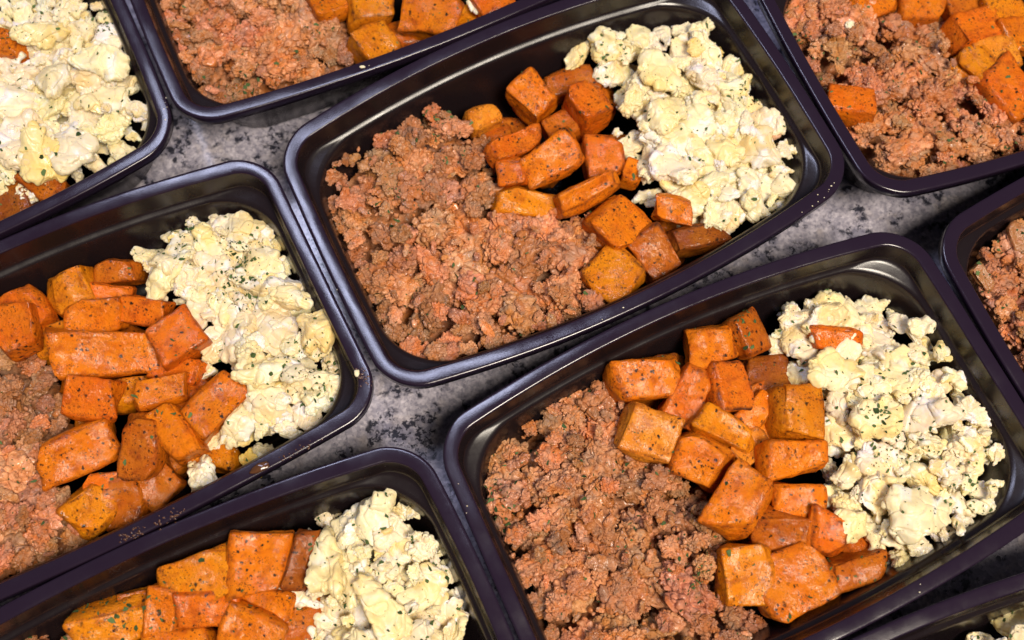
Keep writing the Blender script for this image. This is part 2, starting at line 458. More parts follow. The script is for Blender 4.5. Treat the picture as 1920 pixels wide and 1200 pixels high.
def crackle(k, big=5.5, small=2.3, amt=1.0):
    def fn(p):
        e1, t1, h1 = cells(p, big, 900 + k); e2, t2, h2 = cells(p, small, 1900 + k, .5)
        c1 = 1 - np.clip(e1 / .22, 0, 1); c2 = 1 - np.clip(e2 / .30, 0, 1)
        m = np.clip(.5 + 1.1 * vnoise(p / 6, 77 + k), .15, 1)      # some parts smooth, some crumbled
        return amt * (-1.9 * c1 ** 1.5 + .65 * h1 + .8 * t1 + m * (-1.0 * c2 ** 1.5 + .5 * h2 + .6 * t2)) + .16 * fbm(p / 1.1, 41 + k, 2)
    return fn

def clump_proto(k):
    rx, ry, rz = rng.uniform(8, 13.5), rng.uniform(6, 10), rng.uniform(4.2, 5.6)
    bl = [ell((0, 0, 0), (rx * .85, ry * .85, rz * .9), np.eye(3))]
    for j in range(9):
        a = rng.uniform(0, 6.28); r = rng.uniform(2.0, 4.2)
        bl.append(ell((math.cos(a) * rx * .75, math.sin(a) * ry * .75, rng.normal() * rz * .25), (r * rng.uniform(.8, 1.4), r * rng.uniform(.8, 1.2), min(r, rz) * .9)))
    me = union(bl, 0.37)
    displace(me, crackle(k, rng.uniform(4.0, 6.5), rng.uniform(1.6, 2.3)))
    me.materials.clear(); me.materials.append(MEAT); me.name = 'meat_clump'
    return me, (rx, ry, rz)

def flake_proto(k):
    L = rng.uniform(4, 7.5); W = rng.uniform(2.4, 4.0); T = rng.uniform(1.6, 2.4)
    bl = [ell((0, 0, 0), (L, W, T), np.eye(3)), ell((L * .5, W * .3, 0), (L * .5, W * .7, T * 1.1), np.eye(3)), ell((-L * .4, -W * .3, .4), (L * .5, W * .8, T * .9), np.eye(3))]
    me = union(bl, 0.38)
    displace(me, crackle(200 + k, 3.5, 1.8, .55))
    me.materials.clear(); me.materials.append(MEAT); me.name = 'meat_clump'
    return me, (L, W, T)

ICO5 = ico(6)
def curd_proto(k):
    kind = 0 if k % 6 == 0 else 1
    v, f = ICO5
    sd = 300 + 13 * k
    if kind == 0:          # knobbly curd
        L, W, T = rng.uniform(6.5, 9), rng.uniform(5, 7), rng.uniform(3.6, 4.8)
    else:                  # torn flat flake
        L, W, T = rng.uniform(7.5, 12.5), rng.uniform(5.2, 8.2), rng.uniform(2.6, 3.8)
    th = np.arctan2(v[:, 1], v[:, 0]); rad = np.hypot(v[:, 0], v[:, 1])
    cir = np.c_[np.cos(th), np.sin(th), np.zeros(len(th))]
    mod = 1 + .30 * vnoise(cir * 1.3 + sd, sd) + .13 * vnoise(cir * 2.6 + sd, sd + 1) * rad + .05 * vnoise(cir * 6.0 + sd, sd + 2) * rad ** 2
    z = np.sign(v[:, 2]) * np.abs(v[:, 2]) ** .75
    p = np.c_[v[:, 0] * mod * L, v[:, 1] * mod * W, z * T]
    # folds: the flake is bent and crumpled as a whole
    p[:, 2] += 2.6 * vnoise(np.c_[p[:, :2] / 8.0, np.zeros(len(p))] + sd, sd + 3) + 0.7 * vnoise(np.c_[p[:, :2] / 3.8, np.zeros(len(p))] + sd, sd + 4)
    p = p + 1.0 * np.c_[vnoise(p / 6 + sd, sd + 5), vnoise(p / 6 + sd, sd + 6), vnoise(p / 6 + sd, sd + 7)]
    me = mesh_from('egg_curd', p, f, EGG)
    e = np.clip(rad - .55, 0, .45) / .45
    if kind == 0:
        e1, t1, h1 = cells(p, rng.uniform(3.2, 4.5), sd + 8, .4)
        fn = lambda q: -1.0 * (1 - np.clip(e1 / .45, 0, 1)) ** 1.5 + .5 * h1 + .25 * fbm(q / 2, sd + 9, 2)
    else:
        e1, t1, h1 = cells(p, rng.uniform(5, 7.5), sd + 8, .6)
        fn = lambda q: -.5 * (1 - np.clip(e1 / .18, 0, 1)) ** 1.5 + .3 * h1 + .16 * fbm(q / 3.5, sd + 9, 2) + e * (.38 * vnoise(q / 2.2, sd + 10) + .12 * vnoise(q / .9, sd + 11))
    displace(me, fn)
    return me, (L, W, T + 1)
CLUMPS = [clump_proto(k) for k in range(17)]
FLAKES = [flake_proto(k) for k in range(12)]
CURDS = [curd_proto(k) for k in range(25)]

def heap_h(p, poly, top, edge, seed, rough=3.0):
    d = poly_sd(p, poly)
    e = np.clip(d / edge, 0, 1)
    h = top * (0.45 + 0.55 * np.sqrt(e * (2 - e)))
    return h + rough * fbm(np.c_[p / 26.0, np.zeros(len(p))], seed, 2) + .5 * rough * vnoise(np.c_[p / 11.0, np.zeros(len(p))], seed + 9), d

def scatter(poly, spacing, tries=30, keep=None):
    """blue-noise points in polygon"""
    poly = np.asarray(poly); lo, hi = poly.min(0), poly.max(0); pts = np.empty((0, 2))
    area_ = np.prod(hi - lo); n = int(area_ / spacing ** 2 * tries)
    c = rng.uniform(lo, hi, (n, 2)); ok = poly_sd(c, poly) > 0
    if keep is not None: ok &= keep(c)
    c = c[ok]; out = []
    cell = {}
    for q in c:
        i, j = int(q[0] // spacing), int(q[1] // spacing)
        bad = False
        for a in (-1, 0, 1):
            for b in (-1, 0, 1):
                for w in cell.get((i + a, j + b), ()):
                    if (w[0] - q[0]) ** 2 + (w[1] - q[1]) ** 2 < spacing ** 2: bad = True
        if not bad: cell.setdefault((i, j), []).append(q); out.append(q)
    return np.array(out)

def pxpoly(pts, z): return np.array([at(x, y, z)[:2] for x, y in pts])

# ------------------------------------------------------------------ browned ground meat
MEATS = {
 'A': ([(605,310),(650,288),(715,265),(780,232),(830,216),(905,262),(925,330),(960,405),(1050,420),(1120,405),(1135,470),(1125,560),(1150,600),(1000,690),(800,745),(735,690),(690,560),(640,450),(608,370)], 33,
       'crumbled browned ground meat filling the left half of the central tray'),
 'B': ([(-200,700),(-60,640),(50,660),(110,720),(115,800),(75,880),(140,925),(170,1020),(110,1065),(0,1120),(-150,1190),(-300,1000)], 33,
       'crumbled browned ground meat at the left frame edge, below potato cubes'),
 'D': ([(903,875),(985,800),(1090,708),(1140,700),(1180,760),(1250,890),(1340,960),(1360,1050),(1360,1130),(1440,1180),(1440,1280),(1080,1360),(1010,1240),(960,1040),(905,940)], 33,
       'crumbled browned ground meat filling the left of the lower right tray'),
 'C': ([(60,1200),(110,1178),(160,1185),(230,1240),(210,1330),(0,1380),(-60,1260)], 31,
       'crumbled browned ground meat peeking over the bottom edge, left of potato pieces'),
 'TC': ([(285,-60),(315,60),(345,150),(360,185),(410,205),(560,165),(660,130),(665,70),(610,15),(560,-60)], 33,
       'crumbled browned ground meat in the tray at the top edge, left of potato'),
 'TR': ([(1425,-60),(1450,40),(1500,120),(1560,200),(1600,260),(1650,335),(1700,350),(1800,330),(1960,285),(1990,230),(1890,200),(1800,135),(1775,70),(1700,15),(1600,-30)], 34,
       'crumbled browned ground meat filling the top right tray, egg speck on it'),
 'E': ([(1812,492),(1850,452),(1900,425),(1990,380),(2060,560),(1990,740),(1910,690),(1850,580)], 34,
       'crumbled browned ground meat at the right frame edge in a corner tray'),
}
def tint(o, a=0.28, w=0.09):
    g = 1 + rng.uniform(-a, a)
    o.color = (g * (1 + rng.uniform(-w, w)), g * (1 + rng.uniform(-w, w)), g * (1 + rng.uniform(-w, w)), 1)

def base_heap(poly, key, top, seed, mat, step=1.2):
    lo, hi = poly.min(0), poly.max(0)
    xs = np.arange(lo[0], hi[0] + step, step); ys = np.arange(lo[1], hi[1] + step, step)
    gx, gy = np.meshgrid(xs, ys); p = np.c_[gx.ravel(), gy.ravel()]
    h, d = heap_h(p, poly, top, 12, seed)
    wd = wall_d(key, p, 20)
    ok = (d > (1.0 if mat is MEAT else 10.0)) & (wd > 1.0)
    z = np.where(ok, np.maximum(h - (13.0 if mat is MEAT else 17.0), 4.0), 3.0)
    idx = -np.ones(len(p), int); idx[ok] = np.arange(ok.sum()); nx = len(xs); F = []
    for j in range(len(ys) - 1):
        for i in range(nx - 1):
            q = [j * nx + i, j * nx + i + 1, (j + 1) * nx + i + 1, (j + 1) * nx + i]
            if all(ok[w] for w in q): F.append([int(idx[w]) for w in q])
    V = np.c_[p[ok], z[ok]]
    e1, t1, h1 = cells(np.c_[V[:, :2], np.zeros(len(V))], 4.2, seed + 3)
    V[:, 2] += 1.3 * h1 - 2.2 * (1 - np.clip(e1 / .3, 0, 1)) + 1.2 * t1
    return V, F

for key, (px, top, label) in MEATS.items():
    poly = pxpoly(px, 24); seed = 100 + ord(key[0]) + len(key)
    keep = lambda c: wall_d(key, c, 35) > 2.0
    c0 = at(*np.mean(px, 0), 0)
    root = thing('ground_meat', label, 'ground meat', (c0[0], c0[1], 1.4), 'ground meat portions')
    V, F = base_heap(poly, key, top, seed, MEAT)
    obj('meat_bed', mesh_from('meat_bed', V - [c0[0], c0[1], 1.4], F, MEAT), root, kind='stuff')
    # clumps
    for layer, (sp, dz) in enumerate(((12.0, -6.8), (12.0, -3.4), (6.5, -4.5), (9.0, 0))):
        P = scatter(poly, sp, 25, keep)
        H, D = heap_h(P, poly, top, 9, seed, 2.0)
        WD = wall_d(key, P, 35)
        for q, h, d, wd in zip(P, H, D, WD):
            if d < 1.0 or (layer == 2 and min(wd, d) > 7): continue
            fl = (layer == 1 and rng.random() < 0.2) or (layer == 3 and rng.random() < .6)
            me, (rx, ry, rz) = (FLAKES if fl else CLUMPS)[rng.integers(len(FLAKES if fl else CLUMPS))]
            sc = rng.uniform(.68, 1.18) if layer < 2 else rng.uniform(.32, .62)
            sc = max(.28, min(sc, (wd + 1.0) / max(rx, ry), (d + 4.5) / max(rx, ry)))
            zs = rng.uniform(.7, .95)
            z = h + (1.0, 2.6, 1.5, 3.6)[layer] - rz * sc * zs + rng.normal() * 1.6 - (2.0 if layer == 0 else 0)
            o = obj('meat_clump', me, root, (q[0] - c0[0], q[1] - c0[1], z - 1.4))
            o.rotation_euler = (rng.normal() * .14 + (math.pi if rng.random() < .5 else 0), rng.normal() * .14, rng.uniform(0, 6.28))
            o.scale = (sc, sc * rng.uniform(.85, 1.1), sc * zs)
            tint(o)
    # loose crumbs in one mesh
    VV = []; FF = []; n = 0
    P = scatter(poly, 7.0, 14, lambda c: wall_d(key, c, 30) > 2.0)
    H, D = heap_h(P, poly, top, 12, seed)
    for q, h in zip(P, H):
        for rep in range(2):
            r = rng.uniform(.7, 1.6)
            iv, jf = ICO2
            m = rot_rand() @ np.diag(r * rng.uniform(.6, 1.4, 3))
            v = iv * rng.uniform(.62, 1.25, (len(iv), 1))
            VV.append(v @ m.T + [q[0] + rng.normal() * 1.5 - c0[0], q[1] + rng.normal() * 1.5 - c0[1], h + rng.uniform(-4.0, .2) - 1.4]); FF.append(jf + n); n += len(iv)
    obj('meat_crumbs', mesh_from('meat_crumbs', np.concatenate(VV), np.concatenate(FF), MEAT), root, kind='stuff')

# ------------------------------------------------------------------ scrambled egg
EGGS = {
 'A': ([(1063,95),(1105,70),(1160,42),(1200,70),(1275,52),(1345,65),(1350,110),(1412,145),(1415,200),(1460,228),(1518,280),(1500,345),(1498,395),(1400,440),(1310,432),(1205,370),(1192,300),(1140,272),(1165,200),(1165,165),(1110,140)], 36,
       'scrambled egg in the right end of the central tray, one bright yellow curd on top'),
 'B': ([(265,485),(300,455),(355,397),(410,405),(480,385),(522,425),(545,500),(570,560),(605,590),(640,680),(650,740),(600,815),(500,855),(395,845),(425,760),(440,705),(385,640),(360,580),(290,560)], 36,
       'scrambled egg at the right end of the left tray, browned flap near its rim'),
 'C': ([(588,962),(660,955),(770,945),(815,1000),(850,1090),(872,1200),(880,1290),(600,1330),(560,1220),(610,1150),(545,1140),(555,1040)], 37,
       'scrambled egg in the tray at the bottom edge, with a tuft of parsley'),
 'D': ([(1450,605),(1480,578),(1560,560),(1640,565),(1730,600),(1815,620),(1840,720),(1885,850),(1875,940),(1800,1010),(1690,1072),(1640,1040),(1600,1000),(1540,960),(1560,860),(1545,780),(1460,725)], 36,
       'scrambled egg in the right end of the lower right tray, covered in herb flecks'),
 'TL': ([(-190,-80),(150,-80),(205,0),(230,100),(265,170),(290,235),(275,275),(200,320),(120,350),(70,385),(0,370),(-100,420),(-220,300)], 40,
       'scrambled egg filling the tray in the top left corner of the picture'),
 'F': ([(1835,1175),(1870,1152),(1930,1150),(2010,1120),(2080,1250),(1900,1330),(1830,1250)], 34,
       'scrambled egg peeking in at the bottom right corner of the picture'),
}
EXTRA = {  # single curds seen apart: px, py, top z, scale, tint
 'A': [(1318, 92, 40, .85, (1.0, .80, .42)), (1085, 92, 30, 1.0, (1, .95, .8)), (1140, 125, 32, .9, (1, .97, .85)), (1175, 75, 30, .95, (1, 1, .95)), (1455, 250, 38, .5, (.75, .45, .32)), (1185, 190, 42, .95, (1, .92, .72)), (1250, 210, 44, 1.15, (1, .98, .86)), (1380, 165, 41, 1.1, (1, .97, .8))],
 'B': [(590, 625, 42, 1.25, (1, .86, .58)), (378, 893, 33, 1.15, (1, .98, .9)), (375, 700, 30, .8, (1, .97, .88)), (470, 868, 30, .6, (1, .78, .25)), (640, 715, 30, .45, (1, 1, .95)), (545, 555, 43, 1.0, (1, .93, .75)), (500, 700, 42, 1.2, (1, .96, .8))],
 'C': [(610, 1060, 44, 1.2, (1, .95, .78)), (700, 975, 38, 1.1, (1, 1, .95)), (720, 1150, 44, 1.2, (1, .92, .7))],
 'D': [(1560, 590, 34, 1.1, (1, .99, .9)), (1560, 690, 44, 1.3, (1, .92, .66)), (1495, 700, 34, .9, (1, 1, .95)), (1835, 810, 36, .9, (1, .95, .75)), (1600, 985, 40, 1.0, (1, .95, .72)), (1690, 1045, 30, .9, (1, .98, .85)), (1720, 960, 44, 1.35, (.95, .95, .9)), (1640, 780, 44, 1.1, (1, .9, .62))],
 'TL': [(80, 290, 46, 1.35, (1, .93, .66)), (75, 60, 46, 1.3, (1, .95, .75)), (200, 115, 46, 1.2, (1, 1, .92))],
}
def put_curd(root, c0, q, z, sc, colr=None, proto=None):
    me, dims = CURDS[rng.integers(len(CURDS)) if proto is None else proto]
    o = obj('egg_curd', me, root, (q[0] - c0[0], q[1] - c0[1], z - 1.4))
    o.rotation_euler = (rng.normal() * .25 + (math.pi if rng.random() < .5 else 0), rng.normal() * .25, rng.uniform(0, 6.28))
    o.scale = (sc, sc * rng.uniform(.85, 1.1), sc * rng.uniform(.85, 1.05))
    if colr: o.color = (*colr, 1)
    else:
        g = rng.uniform(.90, 1.04); o.color = (g, g * rng.uniform(.95, 1.0), g * rng.uniform(.80, 1.05), 1)
    return o
for key, (px, top, label) in EGGS.items():
    poly = pxpoly(px, 26); seed = 500 + ord(key[0]) + len(key)
    keep = lambda c: wall_d(key, c, 35) > 2.0
    c0 = at(*np.mean(px, 0), 0)
    root = thing('scrambled_egg', label, 'scrambled egg', (c0[0], c0[1], 1.4), 'scrambled egg portions')
    V, F = base_heap(poly, key, top, seed, EGG)
    obj('egg_bed', mesh_from('egg_bed', V - [c0[0], c0[1], 1.4], F, EGG), root, kind='stuff')
    for layer, (sp, dz, s0, s1) in enumerate(((9.5, -8.0, .8, 1.1), (11.5, -3.4, .9, 1.35), (9.0, -3.4, .3, .55))):
        P = scatter(poly, sp, 25, keep)
        H, D = heap_h(P, poly, top, 12, seed, 4.0)
        WD = wall_d(key, P, 35)
        for q, h, d, wd in zip(P, H, D, WD):
            if d < (1.0 if layer < 2 else 0.0): continue
            sc = max(.3, min(rng.uniform(s0, s1), (wd + 2) / 10.0, (d + 6) / 11.0))
            put_curd(root, c0, q, h + (0.0, 2.5, 1.5)[layer] - 4.5 * sc + rng.normal() * 1.0 - (2.0 if layer == 0 else 0), sc)
    for ex, ey, z, sc, colr in EXTRA.get(key, ()):
        q = at(ex, ey, z - 3); put_curd(root, c0, q, z - 3, sc, colr, 6 if (ex, ey) in ((378, 893), (375, 700)) else None)

# a stray egg speck on the meat of the top right tray and one in the top tray
for ex, ey, z, sc, lab in ((1600, 55, 38, .55, 'small pale egg scrap lying on the meat of the top right tray'), (888, 10, 36, .5, 'small egg scrap on potato cubes of the top tray')):
    q = at(ex, ey, z); me = CURDS[2][0]
    o = obj('egg_scrap', me, None, q, label=lab, category='egg scrap'); o.scale = (sc * .7, sc * 1.2, sc * .7); o.rotation_euler = (0.2, 0, .4); o.color = (1, 1, 1, 1)

# ------------------------------------------------------------------ sweet potato cubes
NS = 15
def grid_cube():
    V = {}; F = []; L = []
    def vid(p):
        k = tuple(np.round(p, 5))
        if k not in V: V[k] = len(L); L.append(p)
        return V[k]
    g = np.linspace(-1, 1, NS + 1)
    g = np.sign(g) * np.abs(g) ** 0.68
    for ax in range(3):
        for sg in (-1, 1):
            for i in range(NS):
                for j in range(NS):
                    q = []
                    for a, b in ((i, j), (i + 1, j), (i + 1, j + 1), (i, j + 1)):
                        p = [0, 0, 0]; p[ax] = sg; p[(ax + 1) % 3] = g[a]; p[(ax + 2) % 3] = g[b]; q.append(vid(np.array(p, float)))
                    F.append(q if sg > 0 else q[::-1])
    return np.array(L), F
GV, GF = grid_cube()
CORN = np.array([[(-1, 1)[i], (-1, 1)[j], (-1, 1)[k]] for i in (0, 1) for j in (0, 1) for k in (0, 1)], float)
def cube_mesh(L, W, Hh, seed, wedge=0.0, jit=0.17):
    r_ = np.random.default_rng(seed)
    if wedge == 0: wedge = r_.choice([0, .12, .25])
    L *= 1.0; W *= 1.0
    half = np.array([L, W, Hh]) / 2
    rad = r_.uniform(0.9, 2.0)
    p = GV * half
    inner = np.maximum(half - rad, 0.3)
    c = np.clip(p, -inner, inner); d = p - c; n = np.linalg.norm(d, axis=1); n[n == 0] = 1
    nin = (np.abs(p) > inner + 1e-6).sum(1)
    q = c + d / n[:, None] * np.minimum(rad, np.abs(d).max(1))[:, None]
    edge = np.clip((np.sort(np.abs(GV), axis=1)[:, 1] - .80) / .2, 0, 1)
    u = q / half
    # trilinear shift of the eight corners, each cut a little differently
    off = r_.uniform(-jit, jit, (8, 3)) * half * 2 * [.7, .7, .8]
    for k in range(8):
        w = np.prod((1 + CORN[k] * u) / 2, axis=1)
        q = q + w[:, None] * off[k]
    if wedge:
        t = (u[:, 0] + 1) / 2
        q[:, 2] *= 1 - wedge * t; q[:, 1] *= 1 - wedge * .55 * t
    # knife cuts: corners and edges sliced off at odd angles
    for _ in range(r_.integers(3, 6)):
        nn = r_.normal(size=3) * [1, 1, .8]; nn /= np.linalg.norm(nn)
        sup = q @ nn; dlim = sup.max() * r_.uniform(.74, .90); ex = np.clip(sup - dlim, 0, None)
        q = q - ex[:, None] * nn * .94
    # sunken and swollen faces
    dirs = u / np.maximum(np.abs(u).max(1), 1e-6)[:, None]
    nrm = d / n[:, None]; flat = nin <= 1
    nf = np.where(flat[:, None], np.sign(GV) * (np.abs(GV) > .999), nrm)
    nf /= np.maximum(np.linalg.norm(nf, axis=1), 1e-6)[:, None]
    a = np.sort(np.abs(GV), axis=1); cen = (1 - a[:, 0] ** 2) * (1 - a[:, 1] ** 2)
    sag = np.array([r_.uniform(-1.1, .6) for _ in range(6)]); sag[r_.integers(0, 4)] = r_.uniform(1.4, 2.8)
    face = np.abs(GV).argmax(1) * 2 + (GV[np.arange(len(GV)), np.abs(GV).argmax(1)] > 0)
    disp = cen * sag[face] + .60 * fbm(q / 8 + seed, seed, 2) + .28 * fbm(q / 2.6 + seed, seed + 5, 2) - edge * .5 * np.clip(vnoise(q / 3.5, seed + 8), 0, 1)
    q = q + nf * disp[:, None]
    me = mesh_from('sweet_potato_cube', q, GF, POTATO)
    at_ = me.attributes.new('edge', 'FLOAT', 'POINT'); at_.data.foreach_set('value', edge)
    return me

TONE = {'o': (0.71, 0.172, 0.002), 'r': (0.69, 0.138, 0.003), 'y': (0.69, 0.210, 0.002), 'b': (0.28, 0.065, 0.005), 'p': (0.74, 0.240, 0.016), 'd': (0.48, 0.108, 0.003)}
